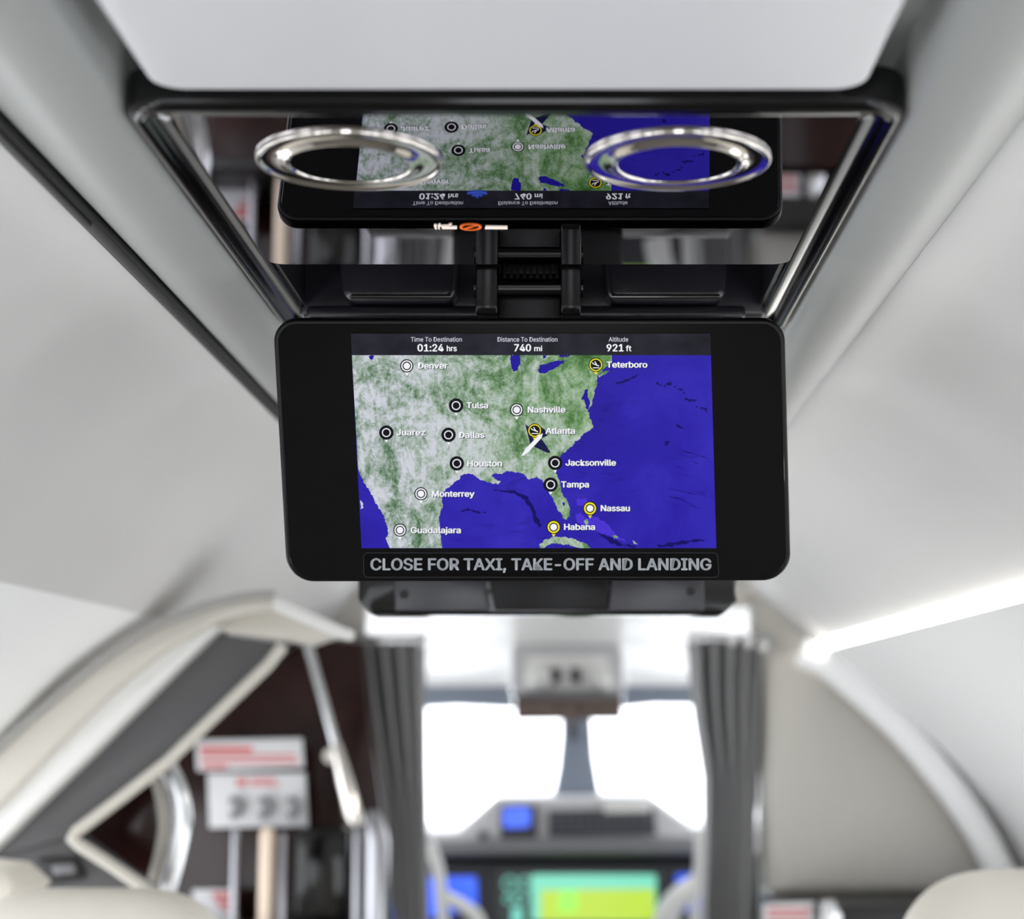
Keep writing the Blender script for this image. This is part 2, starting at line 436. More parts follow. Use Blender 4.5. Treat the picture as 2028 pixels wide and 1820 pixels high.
# ================================================================== OVERHEAD CONSOLE
con = thing('overhead_console', (XC, 1.0, 0.30), 'glossy black mirrored console set in the ceiling between grey rails', 'console')
FX0, FX1, FY0, FY1 = -0.2250, 0.1700, 0.846, 1.37
def ringprof(inset): return round_poly([(FX0 + inset, FY0 + inset), (FX1 - inset, FY0 + inset), (FX1 - inset, FY1 - inset), (FX0 + inset, FY1 - inset)], max(0.022 - inset * 0.6, 0.006), 10)
# (inset, z): a rounded outer bead, a groove, and a slope up to the mirror
prof = [(0.000, 0.320), (0.000, 0.303), (0.001, 0.2995), (0.003, 0.2975), (0.0055, 0.2972), (0.008, 0.2985), (0.0095, 0.3010), (0.0115, 0.3025), (0.0150, 0.3015), (0.0185, 0.3005), (0.0205, 0.3000), (0.0225, 0.3003), (0.0235, 0.3012), (0.0235, 0.32)]
mb = MB(); loops = [ringprof(i) for i, z in prof]; k = len(loops[0])
for lp, (i, z) in zip(loops, prof): mb.v += [Vector((x, y, z)) for x, y in lp]
for a in range(len(prof) - 1):
    for b in range(k): mb.f.append((a * k + b, a * k + (b + 1) % k, (a + 1) * k + (b + 1) % k, (a + 1) * k + b)); mb.mi.append(0)
mb.build('frame', M['black'], con, angle=50)
# mirror-finished panel with rounded far corners
mp = round_poly([(-0.2035, 0.862), (0.1482, 0.862), (0.1482, 1.166), (-0.2035, 1.166)], [0.006, 0.006, 0.012, 0.012], 8)
MB().slab([(x, y, 0.3000) for x, y in mp], (0, 0, 0.004), 0.0004, 1).build('mirror_panel', M['mirror'], con, smooth=False)
MB().box(-0.203, 0.148, 0.85, 0.865, 0.2995, 0.310, 0.002).build('lip', M['black'], con)
# moulded tray beyond the mirror
mb = MB()
mb.box(-0.2035, 0.1482, 1.300, 1.345, 0.2945, 0.345, 0.004)
mb.box(-0.2035, 0.1482, 1.166, 1.32, 0.3405, 0.345)
mb.box(-0.2035, -0.1990, 1.160, 1.32, 0.303, 0.345); mb.box(0.1435, 0.1482, 1.160, 1.32, 0.303, 0.345)
mb.build('tray', M['black_tray'], con)
def boss(xa, xb, za, zb, ya, yb, name='tray_boss'):
    MB().slab([(x, ya, z) for x, z in round_poly([(xa, za), (xb, za), (xb + 0.004, zb), (xa - 0.004, zb)], 0.009, 7)], (0, yb - ya, 0), 0.005, 5).build(name, M['black_tray'], con)
boss(-0.1665, -0.0845, 0.3000, 0.338, 1.268, 1.299)
boss(0.0280, 0.1140, 0.3000, 0.338, 1.268, 1.299)
MB().box(-0.196, 0.131, 1.284, 1.3005, 0.2890, 0.2995, 0.0035, 4).build('tray_rim', M['black_tray'], con)
MB().tube([(-0.160, 1.2665, 0.3015), (-0.087, 1.2665, 0.3015)], 0.0022, 12).build('tray_lip', M['tray_gloss'], con)
MB().tube([(0.031, 1.2665, 0.3015), (0.110, 1.2665, 0.3015)], 0.0022, 12).build('tray_lip', M['tray_gloss'], con)
# lit signs showing through the panel (drawn lying on it)
def on_panel(pts): return [PZ(x, y, 0.2996) for x, y in pts]
mb = MB()
for r0, r1 in ((0, 5), (12, 16), (24.5, 29)):
    for s in range(10):
        a0 = math.radians(-45 + 9 * s); a1 = math.radians(-45 + 9 * (s + 1)); sy = 0.42
        q = [(945 + r * math.sin(a), 392 - r * sy * math.cos(a)) for r, a in ((r0, a0), (r1, a0), (r1, a1), (r0, a1))]
        if r0 == 0: q = q[1:] if True else q
        mb.flat(on_panel(q if r0 else [(945, 392)] + q[:2]))
mb.build('wireless_sign', M['icon_blue'], con, smooth=False, label='blue glowing wireless symbol')
mb = MB()
mb.flat(on_panel([(874, 449), (905, 449), (905, 454), (876, 454)]))
for q in ([(859, 446), (863, 445), (866, 447), (864, 450), (866, 454.3), (862, 454.3), (860, 450)], [(868, 444.6), (873, 444.2), (872, 447), (889, 446.4), (889, 448.2), (872, 449), (870, 451), (872, 454.3), (868.5, 454.3), (867, 450)], [(889, 444.2), (896, 443.6), (893, 446.2), (889, 446.6)]):
    mb.flat(on_panel(q))
mb.flat(on_panel([(962, 448.5), (1005, 449), (1005, 454.3), (960, 454)]))
mb.build('cigarette_sign', M['icon_white'], con, smooth=False, label='white glowing cigarette symbol')
mb = MB()
for s in range(32):
    a0 = 2 * math.pi * s / 32; a1 = 2 * math.pi * (s + 1) / 32
    mb.flat(on_panel([(932 + r * math.cos(a), 450.5 + r * 0.30 * math.sin(a)) for r, a in ((17, a0), (22, a0), (22, a1), (17, a1))]))
mb.flat(on_panel([(919, 453.5), (943, 446), (946, 447), (922, 454.8)]))
mb.build('prohibition_sign', M['icon_orange'], con, smooth=False, label='orange glowing prohibition ring')

# ------------------------------------------------------------------ chrome downlight rings
def ring_light(x, label):
    t = thing('reading_light', (x, 0.9374, 0.2998), label, 'light', 'chrome ring lights on the mirrored console')
    prof = [(0.0514, 0.2999), (0.0513, 0.2984), (0.0506, 0.2977), (0.0497, 0.2976), (0.0490, 0.2982), (0.0478, 0.2988), (0.0455, 0.2993), (0.0425, 0.2994), (0.0398, 0.2990), (0.0376, 0.2980), (0.0360, 0.2970), (0.0349, 0.2965), (0.0339, 0.2965), (0.0331, 0.2970), (0.0326, 0.2978), (0.0325, 0.2999)]
    c = (x, 0.9374, 0)
    MB().lathe(c, prof, 96).build('chrome_ring', M['chrome'], t, angle=70)
    MB().lathe(c, [(0.0326, 0.2976), (0.0001, 0.2976)], 64).build('lens', M['mirror'], t, smooth=False, label='dark mirrored lens')
ring_light(-0.1206, 'left chrome ring light on the mirrored console')
ring_light(0.0591, 'right chrome ring light on the mirrored console')

# ================================================================== FLIP-DOWN MONITOR
mon = thing('flip_down_monitor', tuple(MO), 'black flip-down monitor showing a lit satellite map', 'monitor', rot=(TILT, 0, 0))
def MP(u, v, w=0.0): return MO + Vector((u, 0, 0)) + MV * v - MN * w        # w towards the viewer
def px_on(pts, w): return [MP(*UV(x, y), w) for x, y in pts]
bez_px = [(539.5, 632.5), (1554, 632.5), (1567.5, 1150.8), (568, 1153)]
bez = [UV(*q) for q in bez_px]
out = round_poly(bez, [0.0155, 0.0155, 0.0195, 0.0195], 12)
MB().slab([MP(u, v, 0.0) for u, v in out], MN * 0.011, 0.0022, 4).build('bezel', M['black_satin'], mon, angle=60)
cu = sum(q[0] for q in bez) / 4; cv = sum(q[1] for q in bez) / 4
def inset(pts, d):
    n = len(pts); res = []
    for i in range(n):
        p = Vector(pts[i]); a = (Vector(pts[i - 1]) - p).normalized(); b = (Vector(pts[(i + 1) % n]) - p).normalized()
        s = math.sin(math.acos(a.dot(b))); res.append(tuple(p + (a + b) * (d / s)))
    return res
gl_o = round_poly(inset(bez, 0.0030), [0.0130, 0.0130, 0.0170, 0.0170], 12)
MB().slab([MP(u, v, 0.0004) for u, v in gl_o], MN * 0.0010, 0.0002, 1).build('front_glass', M['glass_black'], mon, smooth=False)
# rear housing
hb = [UV(640, 668), UV(1445, 668), UV(1440, 1125), UV(652, 1125)]
ho = round_poly(hb, 0.010, 8)
mb = MB(); k = len(ho); hcx = sum(q[0] for q in ho) / k; hcy = sum(q[1] for q in ho) / k
for (s, w) in ((1.0, -0.009), (1.0, -0.020), (0.985, -0.029), (0.95, -0.034)):
    mb.v += [MP(hcx + (u - hcx) * s, hcy + (v - hcy) * (s if v < hcy else 1 - (1 - s) * 1.6), w) for u, v in ho]
for a in range(3):
    for b in range(k): mb.f.append((a * k + b, a * k + (b + 1) % k, (a + 1) * k + (b + 1) % k, (a + 1) * k + b)); mb.mi.append(0)
mb.f.append(tuple(range(3 * k, 4 * k))); mb.mi.append(0)
mb.f.append(tuple(reversed(range(0, k)))); mb.mi.append(0)
mb.build('rear_housing', M['black_satin'], mon, angle=50)
# hinge
for (xa, xb) in ((-0.0640, -0.0490), (-0.0060, 0.0078)):
    sh = round_poly([(1.1735, 0.2660), (1.2030, 0.2740), (1.2030, 0.335), (1.1735, 0.335)], [0.006, 0.004, 0.008, 0.008], 6)
    MB().slab([(xa, y, z) for y, z in sh], (xb - xa, 0, 0), 0.0012, 2).build('hinge_arm', M['hinge'], mon, angle=50)
MB().tube([(-0.0655, 1.188, 0.2885), (0.0093, 1.188, 0.2885)], 0.0065, 20).build('hinge_pin', M['hinge'], mon)
mb = MB().box(-0.0500, -0.0050, 1.190, 1.222, 0.252, 0.300, 0.002)
for j in range(9): mb.box(-0.0455 + j * 0.0045, -0.0437 + j * 0.0045, 1.187, 1.191, 0.296, 0.334)
mb.box(-0.0475, -0.0065, 1.191, 1.222, 0.296, 0.336, 0.002)
mb.build('hinge_knuckle', M['black_satin'], mon)
for x in (-0.0465, -0.0100):
    MB().box(x - 0.0028, x + 0.0028, 1.182, 1.192, 0.306, 0.330, 0.0015).build('hinge_clip', M['chrome_soft'], mon)

# ---- display
DTL, DTR, DBR, DBL = (695, 660.2), (1406.6, 660.2), (1418.5, 1085.0), (716.2, 1085.0)
def dq(fx, y):                                   # fraction across at picture row y
    t = (y - 660.2) / (1085.0 - 660.2); xl = 695 + 21.2 * t; xr = 1406.6 + 11.9 * t
    return (xl + (xr - xl) * fx, y)
disp = MB().slab(px_on([dq(0, 701), dq(1, 701), DBR, DBL], 0.0008), MN * 0.0006).build('display', M['ocean'], mon, smooth=False, label='lit screen with blue ocean')
def jag(pts, amp=2.0, lev=4):
    """roughen a coastline between points flagged as coast"""
    cur = pts
    for l in range(lev):
        nxt = []
        for i in range(len(cur)):
            a = cur[i]; b = cur[(i + 1) % len(cur)]; nxt.append(a)
            if a[2] and b[2]:
                dx, dy = b[0] - a[0], b[1] - a[1]; L = math.hypot(dx, dy) or 1
                if L > 2.0:
                    o = random.uniform(-1, 1) * min(amp, L * 0.22); nxt.append(((a[0] + b[0]) / 2 - dy / L * o, (a[1] + b[1]) / 2 + dx / L * o, True))
        cur = nxt
    return [(p[0], p[1]) for p in cur]
def coast(pts): return [(x, y, True) for x, y in pts]
TOPY = 703.0
main = [(697.2, TOPY, False), (1211.5, TOPY, False)] + coast([(1212, 719), (1198, 729), (1184, 742), (1182, 752), (1182, 765), (1177, 775), (1173.6, 791), (1169, 805), (1162, 814), (1167, 819), (1167, 828), (1172, 837), (1173.6, 847), (1159, 857), (1149, 869), (1139, 872), (1132, 884), (1121, 894), (1111, 900), (1106, 910), (1101, 930), (1104, 943), (1111, 969), (1121, 986), (1127.5, 1002), (1127.5, 1015.5), (1122.5, 1029), (1114, 1025), (1111, 1015), (1103, 1006), (1096, 986), (1089.6, 979), (1086, 963), (1075, 950), (1063, 942), (1053, 946), (1046, 949), (1038, 938), (1026, 934), (1008, 933), (991.5, 938), (978, 936), (972, 942), (992, 953), (986.5, 958), (968, 954.5), (955, 950), (939, 941), (925.5, 938), (912, 941), (909, 950), (896, 959.5), (883, 966), (876, 979), (878, 999), (874, 1009), (869.5, 1022), (869.5, 1045), (873, 1065)]) + [(876, 1084.6, False), (772, 1084.6, False)] + coast([(764, 1065), (769, 1058), (767, 1042), (757, 1015.5), (744, 996), (734, 973), (724.5, 959.5), (714.6, 943)]) + [(709.6, 926.5, False)]
W1 = 0.00105
MB().flat(px_on(jag(main), W1)).build('map_land', M['land'], disp, smooth=False, label='green and white mainland')
cuba = coast([(1068, 1078), (1076, 1070), (1090, 1065), (1106, 1063), (1122, 1063.5), (1138, 1067), (1150, 1073), (1162, 1076.5)]) + [(1170, 1084.6, False), (1148, 1084.6, False)] + coast([(1130, 1080), (1112, 1077), (1096, 1075), (1084, 1079)]) + [(1078, 1084.6, False), (1070, 1084.6, False)]
MB().flat(px_on(jag(cuba), W1)).build('map_land', M['land'], disp, smooth=False, label='narrow green island at the bottom')
for isl in ([(1183, 744), (1196, 736), (1208, 733.5), (1200, 740), (1186, 747)], [(714, 990), (719, 996), (719.5, 1006), (714.5, 1008)], [(1157, 1030), (1162, 1027), (1165, 1036), (1160, 1040)], [(1213, 1061), (1220, 1059), (1224, 1064), (1216, 1066)], [(1252, 1070), (1258, 1073), (1263, 1077), (1255, 1076)]):
    MB().flat(px_on(jag(coast(isl), amp=1.0), W1)).build('map_land', M['land'], disp, smooth=False, label='small island on the map')
W2 = 0.0012
for lk in ([(1011, 703.2), (1029.5, 703.2), (1031, 719), (1024, 734), (1018, 735.5), (1013, 729)],
           [(1065, 732), (1070, 722), (1086, 719), (1099, 714), (1117.5, 712.3), (1116, 719), (1099, 729), (1080, 738.5), (1066.5, 737)],
           [(1075, 703.2), (1083, 703.2), (1081, 708), (1076, 711)], [(1108, 703.2), (1129, 703.2), (1122, 706.5), (1109, 707.5)],
           [(1158.8, 768), (1165, 772), (1163.7, 785), (1168.6, 798), (1165, 811), (1160, 808), (1157, 791), (1150.5, 791), (1155.5, 781)],
           [(731, 704), (741, 703.2), (739, 711), (734, 711)], [(1114, 994), (1118, 993), (1119, 999), (1115, 1001)]):
    MB().flat(px_on(jag(coast(lk), amp=0.9), W2)).build('map_lake', M['t_lake'], disp, smooth=False, label='dark blue lake on the map')
# sea-floor relief: pale banks and dark trenches
for shp, mm in (([(1141, 990), (1146, 985), (1150, 990), (1158, 986), (1163, 992), (1170, 996), (1176, 1010), (1160, 1000), (1148, 1001), (1142, 1000)], 't_shallow'),
                ([(1140, 1018), (1150, 1014), (1162, 1026), (1182, 1022), (1198, 1034), (1212, 1048), (1222, 1060), (1236, 1066), (1240, 1072), (1222, 1068), (1200, 1058), (1184, 1054), (1170, 1044), (1152, 1040), (1142, 1030)], 't_shallow'),
                ([(978, 968), (1020, 970), (1046, 984), (1058, 1004), (1066, 1026), (1074, 1040), (1068, 1044), (1056, 1030), (1050, 1006), (1040, 990), (1016, 976), (980, 972)], 't_deep'),
                ([(1216, 757), (1236, 752), (1252, 745), (1264, 738), (1262, 744), (1246, 754), (1220, 760)], 't_deep'),
                ([(1180, 1050), (1204, 1062), (1230, 1076), (1262, 1080), (1258, 1083), (1222, 1080), (1190, 1062)], 't_deep'),
                ([(1300, 1080), (1340, 1072), (1376, 1067), (1398, 1070), (1372, 1073), (1340, 1078), (1310, 1083)], 't_deep'),
                ([(1338, 838), (1345, 841), (1356, 846), (1346, 848), (1340, 844)], 't_deep'), ([(1316, 872), (1326, 874), (1322, 882), (1316, 880)], 't_deep'),
                ([(912, 1012), (926, 1006), (948, 1012), (964, 1014), (950, 1016), (928, 1011)], 't_deep')):
    MB().flat(px_on(jag(coast(shp), amp=2.0), 0.00098)).build('sea_floor_relief', M[mm], disp, smooth=False)
for k in range(16):
    x = 1302 + k * 6.6 + random.uniform(-3, 3); y = 760 + max(0, k - 4) * 5.2 + random.uniform(-5, 5); r = random.uniform(1.6, 4)
    MB().flat(px_on([(x + r * 1.5 * math.cos(a) * random.uniform(.6, 1.2), y + r * math.sin(a) * random.uniform(.6, 1.2)) for a in [j * math.pi / 4 for j in range(8)]], 0.00098)).build('sea_floor_relief', M['t_deep'], disp, smooth=False)
for k in range(20):
    x = 1320 + random.uniform(0, 70); y = 885 + random.uniform(0, 115); L = random.uniform(14, 44); sl = random.uniform(0.15, 0.55)
    if x + L > 1404: L = 1404 - x
    if L < 8: continue
    MB().flat(px_on([(x, y), (x + L * .5, y + L * .5 * sl - 0.9), (x + L, y + L * sl), (x + L * .5, y + L * .5 * sl + 0.7)], 0.00097)).build('sea_floor_relief', M['t_deep'] if k % 3 else M['t_lake'], disp, smooth=False)
# header
MB().flat(px_on([DTL, DTR, dq(1, 703), dq(0, 703)], W2)).build('header_bar', M['header'], disp, smooth=False, label='dark strip of flight figures')

def px_text(name, s, x0, x1, ybase, ytop, parent, mats, w, bold=0.6, shadow=None, capref='H', mapf=None, label=None):
    vs, fs = text_geom(s); cap, _ = text_geom(capref); x0 += bold; x1 -= bold; ybase -= bold * 0.5; ytop += bold * 0.5
    ch = max(v.y for v in cap); xa = min(v.x for v in vs); xb = max(v.x for v in vs)
    sx = (x1 - x0) / (xb - xa); sy = (ybase - ytop) / ch
    mapf = mapf or px_on; mb = MB()
    P = [(x0 + (v.x - xa) * sx, ybase - v.y * sy) for v in vs]
    if shadow is not None:
        for dx in (0.9, 1.9): mb.add(mapf([(x + dx, y + 1.4) for x, y in P], w - 0.00008), fs, 1)
    for dx, dy in ((-bold, 0), (bold, 0), (0, -bold * 0.5), (0, bold * 0.5)):     # stroke weight
        mb.add(mapf([(x + dx, y + dy) for x, y in P], w), fs, 0)
    return mb.build(name, mats, parent, smooth=False, fix=False, label=label)
W3 = 0.0015
for (a, xa, xb, b, ba, bb, c, ca, cb) in (('Time To Destination', 814, 915, '01:24', 827, 879, 'hrs', 885, 905),
                                          ('Distance To Destination', 985.5, 1104, '740', 1018, 1052, 'mi', 1058, 1074),
                                          ('Altitude', 1205.5, 1244, '921', 1201, 1235, 'ft', 1239, 1250.5)):
    px_text('header_text', a, xa, xb, 676, 667, disp, M['t_dim'], W3, 0.12, label='"%s" on the screen' % a)
    px_text('header_text', b, ba, bb, 695.4, 680.8, disp, M['t_white'], W3, 0.75, label='"%s" on the screen' % b)
    px_text('header_text', c, ca, cb, 695, 683.5 if c != 'mi' else 684, disp, M['t_white'], W3, 0.5, label='"%s" on the screen' % c)

def disc(mb, x, y, r0, r1, w, mi, n=28):
    for s in range(n):
        a0 = 2 * math.pi * s / n; a1 = 2 * math.pi * (s + 1) / n
        q = [(x + r * math.cos(a), y + r * math.sin(a)) for r, a in (((r0, a0),) if r0 else ()) + ((r1, a0), (r1, a1)) + (((r0, a1),) if r0 else ((0, 0),))]
        mb.add(px_on(q, w), [tuple(range(len(q)))], mi)
def marker(x, y, kind, city):
    mb = MB(); mats = [M['t_dark'], M['t_white'], M['t_yellow'], M['t_navy']]
    tipc = 2 if kind in ('yellow', 'plane') else 1
    mb.add(px_on([(x - 4.2, y + 13), (x + 4.2, y + 13), (x, y + 20)], W2 + 0.00004), [(0, 1, 2)], tipc)
    if kind == 'white':
        disc(mb, x, y, 0, 13.2, W2 + .00008, 0); disc(mb, x, y, 8.6, 11.0, W2 + .00016, 1); disc(mb, x, y, 0, 6.4, W2 + .00016, 1)
    elif kind == 'dark':
        disc(mb, x, y, 0, 14.4, W2 + .00008, 0); disc(mb, x, y, 6.8, 8.8, W2 + .00016, 1)
    elif kind == 'yellow':
        disc(mb, x, y, 0, 14.0, W2 + .00008, 0); disc(mb, x, y, 8.8, 12.0, W2 + .00016, 2); disc(mb, x, y, 0, 6.6, W2 + .00016, 1)
    else:
        disc(mb, x, y, 0, 14.2, W2 + .00008, 0); disc(mb, x, y, 10.4, 12.6, W2 + .00016, 2)
        mb.add(px_on([(x - 6, y + 5), (x + 7, y + 5), (x + 7, y + 6.6), (x - 6, y + 6.6)], W2 + .00016), [(0, 1, 2, 3)], 1)
        for q in ([(x - 7, y - 2), (x - 5, y - 3), (x + 7, y + 1.5), (x + 6, y + 3.2)], [(x - 3, y - 7), (x - 1.2, y - 7), (x + 3, y + 0.6), (x, y - 0.4)], [(x - 7.5, y - 5), (x - 6, y - 5), (x - 4, y - 2), (x - 6.5, y - 2)]):
            mb.add(px_on(q, W2 + .00018), [(0, 1, 2, 3)], 1)
    mb.build('city_marker', mats, disp, smooth=False, label='%s marker ring on the map' % city)
CITY = [('Denver', 806, 724, 'white', 828, 887, 729.5), ('Tulsa', 903.5, 802.5, 'dark', 924, 967, 808), ('Nashville', 1023.5, 811, 'white', 1045, 1120, 816.5),
        ('Juarez', 765.5, 856, 'dark', 785, 843, 861.5), ('Dallas', 888.5, 860.5, 'dark', 909, 960, 866.5), ('Houston', 905, 917, 'dark', 925.5, 994.5, 923),
        ('Monterrey', 834, 977, 'white', 855.5, 940, 983), ('Guadalajara', 792.5, 1049, 'white', 813.5, 913, 1055), ('Jacksonville', 1099.5, 916, 'dark', 1120, 1220, 921.5),
        ('Tampa', 1090.5, 959, 'dark', 1111, 1166.5, 964.5), ('Nassau', 1168.5, 1006, 'yellow', 1189.5, 1247.5, 1011.5), ('Habana', 1096.5, 1043, 'yellow', 1117, 1178.5, 1048.5),
        ('Teterboro', 1180, 722, 'plane', 1201, 1282, 727.5)]
for nme, x, y, kind, xa, xb, yb in CITY:
    marker(x, y, kind, nme)
    px_text('city_name', nme, xa, xb, yb, yb - 12.2, disp, [M['t_white'], M['t_dark']], W3, 0.7, shadow=True, label='"%s" on the map' % nme)
# aeroplane symbol over the last city
mb = MB()
for q in ([(1040, 839), (1048, 845), (1055, 866), (1050, 879)], [(1050, 879), (1055, 866), (1072, 868), (1078, 876), (1091, 896), (1084, 896), (1062, 886)], [(1066, 841), (1079, 850), (1084, 862), (1072, 868), (1055, 866), (1050, 846)]):
    mb.add(px_on(q, W2 + .00003), [tuple(range(len(q)))], 0)
mb.add(px_on([(1033, 901), (1040, 889), (1066, 862), (1075, 857), (1073, 866), (1048, 893), (1036, 902)], W2 + .00030), [(0, 1, 2, 3, 4, 5, 6)], 1)
mb.build('aeroplane_symbol', [M['t_navy'], M['t_white']], disp, smooth=False, label='navy and white aeroplane symbol')
marker(1059, 852, 'plane', 'Atlanta')
px_text('city_name', 'Atlanta', 1080, 1139, 858.5, 846.3, disp, [M['t_white'], M['t_dark']], W3, 0.7, shadow=True, label='"Atlanta" on the map')

# ---- warning sticker under the screen
stk = round_poly([(719.5, 1094), (1421, 1094), (1424.5, 1143), (720.5, 1143)], 9, 6)
st = MB().slab(px_on(stk, 0.0007), MN * 0.0004).build('warning_sticker', M['sticker'], mon, smooth=False, label='black sticker lettered CLOSE FOR TAXI, TAKE-OFF AND LANDING')
stk2 = round_poly([(720.4, 1094.9), (1420.2, 1094.9), (1423.6, 1142.1), (721.4, 1142.1)], 8.2, 6)
mb = MB(); k = len(stk)
mb.add(px_on(stk, 0.00085) + px_on(stk2, 0.00085), [(i, (i + 1) % k, k + (i + 1) % k, k + i) for i in range(k)])
mb.build('sticker_edge', M['sticker_line'], st, smooth=False)
px_text('warning_text', 'CLOSE FOR TAXI, TAKE-OFF AND LANDING', 734, 1408.5, 1128.5, 1105, st, M['letter'], 0.0010, 1.0, label='grey capital lettering')

# ================================================================== SECOND BOX BEHIND THE MONITOR
YB = 1.60
bx = thing('overhead_display_box', tuple(PY(1085, 1218, YB)), 'black box hanging from the ceiling just behind the map monitor', 'display box')
o_px = round_poly([(709, 1080), (1461, 1080), (1461, 1190), (1432, 1217), (735, 1217), (709, 1192)], [4, 4, 18, 14, 14, 18], 6)
MB().slab([PY(x, y, YB) for x, y in o_px], (0, 0.05, 0), 0.003, 3).build('housing', M['black'], bx, angle=50)
zt = PY(1085, 1080, YB).z
MB().box(-0.11, 0.05, YB + 0.012, YB + 0.045, zt - 0.003, 0.300, 0.004).build('ceiling_mount', M['black_satin'], bx)
for q in ([(775, 1090), (948, 1090), (972, 1211), (782, 1211)], [(1214, 1090), (1392, 1090), (1397, 1211), (1205, 1211)]):
    MB().slab([PY(x, y, YB - 0.004) for x, y in round_poly(q, 8, 4)], (0, 0.005, 0), 0.0015, 2).build('face_plate', M['black_tray'], bx)
MB().slab([PY(x, y, YB - 0.002) for x, y in round_poly([(958, 1090), (1208, 1090), (1200, 1208), (980, 1208)], 6, 4)], (0, 0.003, 0), 0.001, 2).build('back_plate', M['black_satin'], bx)
for x, y in ((800, 1177), (1368, 1171)):
    p = PY(x, y, YB - 0.0045); mb = MB()
    mb.tube([p, p + Vector((0, 0.003, 0))], 0.0042, 16); mb.build('screw', M['darkslot'], bx)

# ================================================================== RIGHT SIDE: LIGHT STRIP, PARTITION, SEATS
mb = MB().sweep([(0.4765, 0.1350), (0.4775, 0.1190), (0.4830, 0.1185), (0.4830, 0.1350)], 0.6, 3.40, 1, closed=True)
tag(mb.build('light_strip', M['led'], smooth=False), 'glowing white light strip along the top of the right sidewall', 'light strip')
# right partition: big rounded panel facing aft, with its soft front edge
YP = 3.36
pp = [(1520, 1288), (1590, 1290), (1640, 1312), (1700, 1358), (1780, 1430), (1860, 1520), (1930, 1615), (1990, 1712), (2010, 1766), (1990, 1772), (1524, 1772)]
mb = MB().slab([PY(x, y, YP) for x, y in pp], (0, 0.10, 0), 0.028, 6)
tag(mb.build('partition', M['partition'], angle=70), 'grey beige partition panel right of the cockpit curtain', 'partition')
ed = spline([PY(x, y, 3.30) for x, y in [(1585, 1292), (1640, 1316), (1710, 1374), (1790, 1450), (1870, 1545), (1935, 1640), (1980, 1725), (1992, 1752)]], 6)
tag(MB().tube(ed, 0.028, 14).build('edge_molding', M['sidewall']), 'pale rounded molding along the curved edge of the right partition', 'molding')
# dark shelf unit below it
cab = thing('low_cabinet', tuple(PY(1760, 1772, 3.30) + Vector((0, 0.02, -0.9))), 'dark wood cabinet under the right partition panel', 'cabinet')
zt = PY(1760, 1772, 3.3).z
MB().box(0.375, 0.825, 3.10, 3.46, -1.295, zt - 0.05, 0.004).build('body', M['wood'], cab)
MB().box(0.365, 0.83, 3.14, 3.46, zt - 0.05, zt - 0.004, 0.006).build('worktop', M['darkslot'], cab, label='black worktop')
def placard(name, pts, Y, label, cat, bars=(), th=0.006, group=None, frame=None):
    cx = sum(p[0] for p in pts) / len(pts); cy = max(p[1] for p in pts)
    t = thing(name, tuple(PY(cx, cy, Y)), label, cat, group)
    MB().slab([PY(x, y, Y) for x, y in pts], (0, th, 0), 0.0015, 2).build('plate', M['placard'], t)
    if bars:
        mb = MB()
        for (x0, y0, x1, y1) in bars: mb.slab([PY(x, y, Y - 0.0008) for x, y in ((x0, y0), (x1, y0), (x1, y1), (x0, y1))], (0, 0.001, 0))
        mb.build('red_print', M['red'], t, smooth=False, label='rows of faded red print')
    return t
placard('placard', [(1512, 1790), (1612, 1786), (1615, 1836), (1512, 1836)], 3.09, 'small pinkish printed placard below the right partition', 'sign', [(1520, 1799, 1605, 1806), (1520, 1812, 1600, 1818), (1520, 1825, 1605, 1831)])
lt = thing('latch', tuple(PY(1646, 1830, 3.09)), 'small pale metal latch beside the pinkish placard', 'latch')
MB().slab([PY(x, y, 3.07) for x, y in round_poly([(1628, 1786), (1652, 1782), (1668, 1812), (1664, 1836), (1624, 1836)], 8, 4)], (0, 0.025, 0), 0.004, 2).build('small_plate', M['chrome_soft'], lt)

def seat(label, xc, hw, Y, ztop, sh):
    """airliner club seat seen from behind: shell, cushion, base"""
    t = thing('cabin_seat', (xc, Y, -1.30), label, 'seat', 'cream leather cabin seats')
    bm = bmesh.new(); bmesh.ops.create_uvsphere(bm, u_segments=40, v_segments=28, radius=1.0)
    e = 0.42
    sg = lambda v, k: math.copysign(abs(v) ** k, v)
    for v in bm.verts:
        x, y, z = v.co
        # round-shouldered, flat-topped back
        v.co = Vector((xc + hw * sg(x, e) * (1 - sh * max(0, z) ** 3), Y + 0.075 * sg(y, 0.6) + 0.06 * (z * 0.5 + 0.5) * 0.4, (ztop - 0.40) + 0.40 * sg(z, 0.36)))
    MB().frombm(bm).build('backrest', M['leather'], t, angle=80)
    MB().box(xc - hw * 0.98, xc + hw * 0.98, Y + 0.06, Y + 0.60, -0.95, -0.80, 0.05, 5).build('seat_cushion', M['leather'], t, angle=80)
    for s in (-1, 1):
        MB().box(xc + s * hw - 0.04, xc + s * hw + 0.04, Y + 0.04, Y + 0.52, -0.80, -0.68, 0.03, 4).build('armrest', M['leather'], t, angle=80)
    MB().box(xc - hw * 0.7, xc + hw * 0.7, Y + 0.10, Y + 0.48, -1.299, -0.95, 0.02, 3).build('base', M['cockdark'], t)
    return t
seat('cream leather seat at the lower right under the partition', 0.515, 0.185, 1.90, -0.166, 0.10)
seat('cream leather seat at the lower left under the entry frame', -0.505, 0.165, 1.90, -0.186, 0.10)

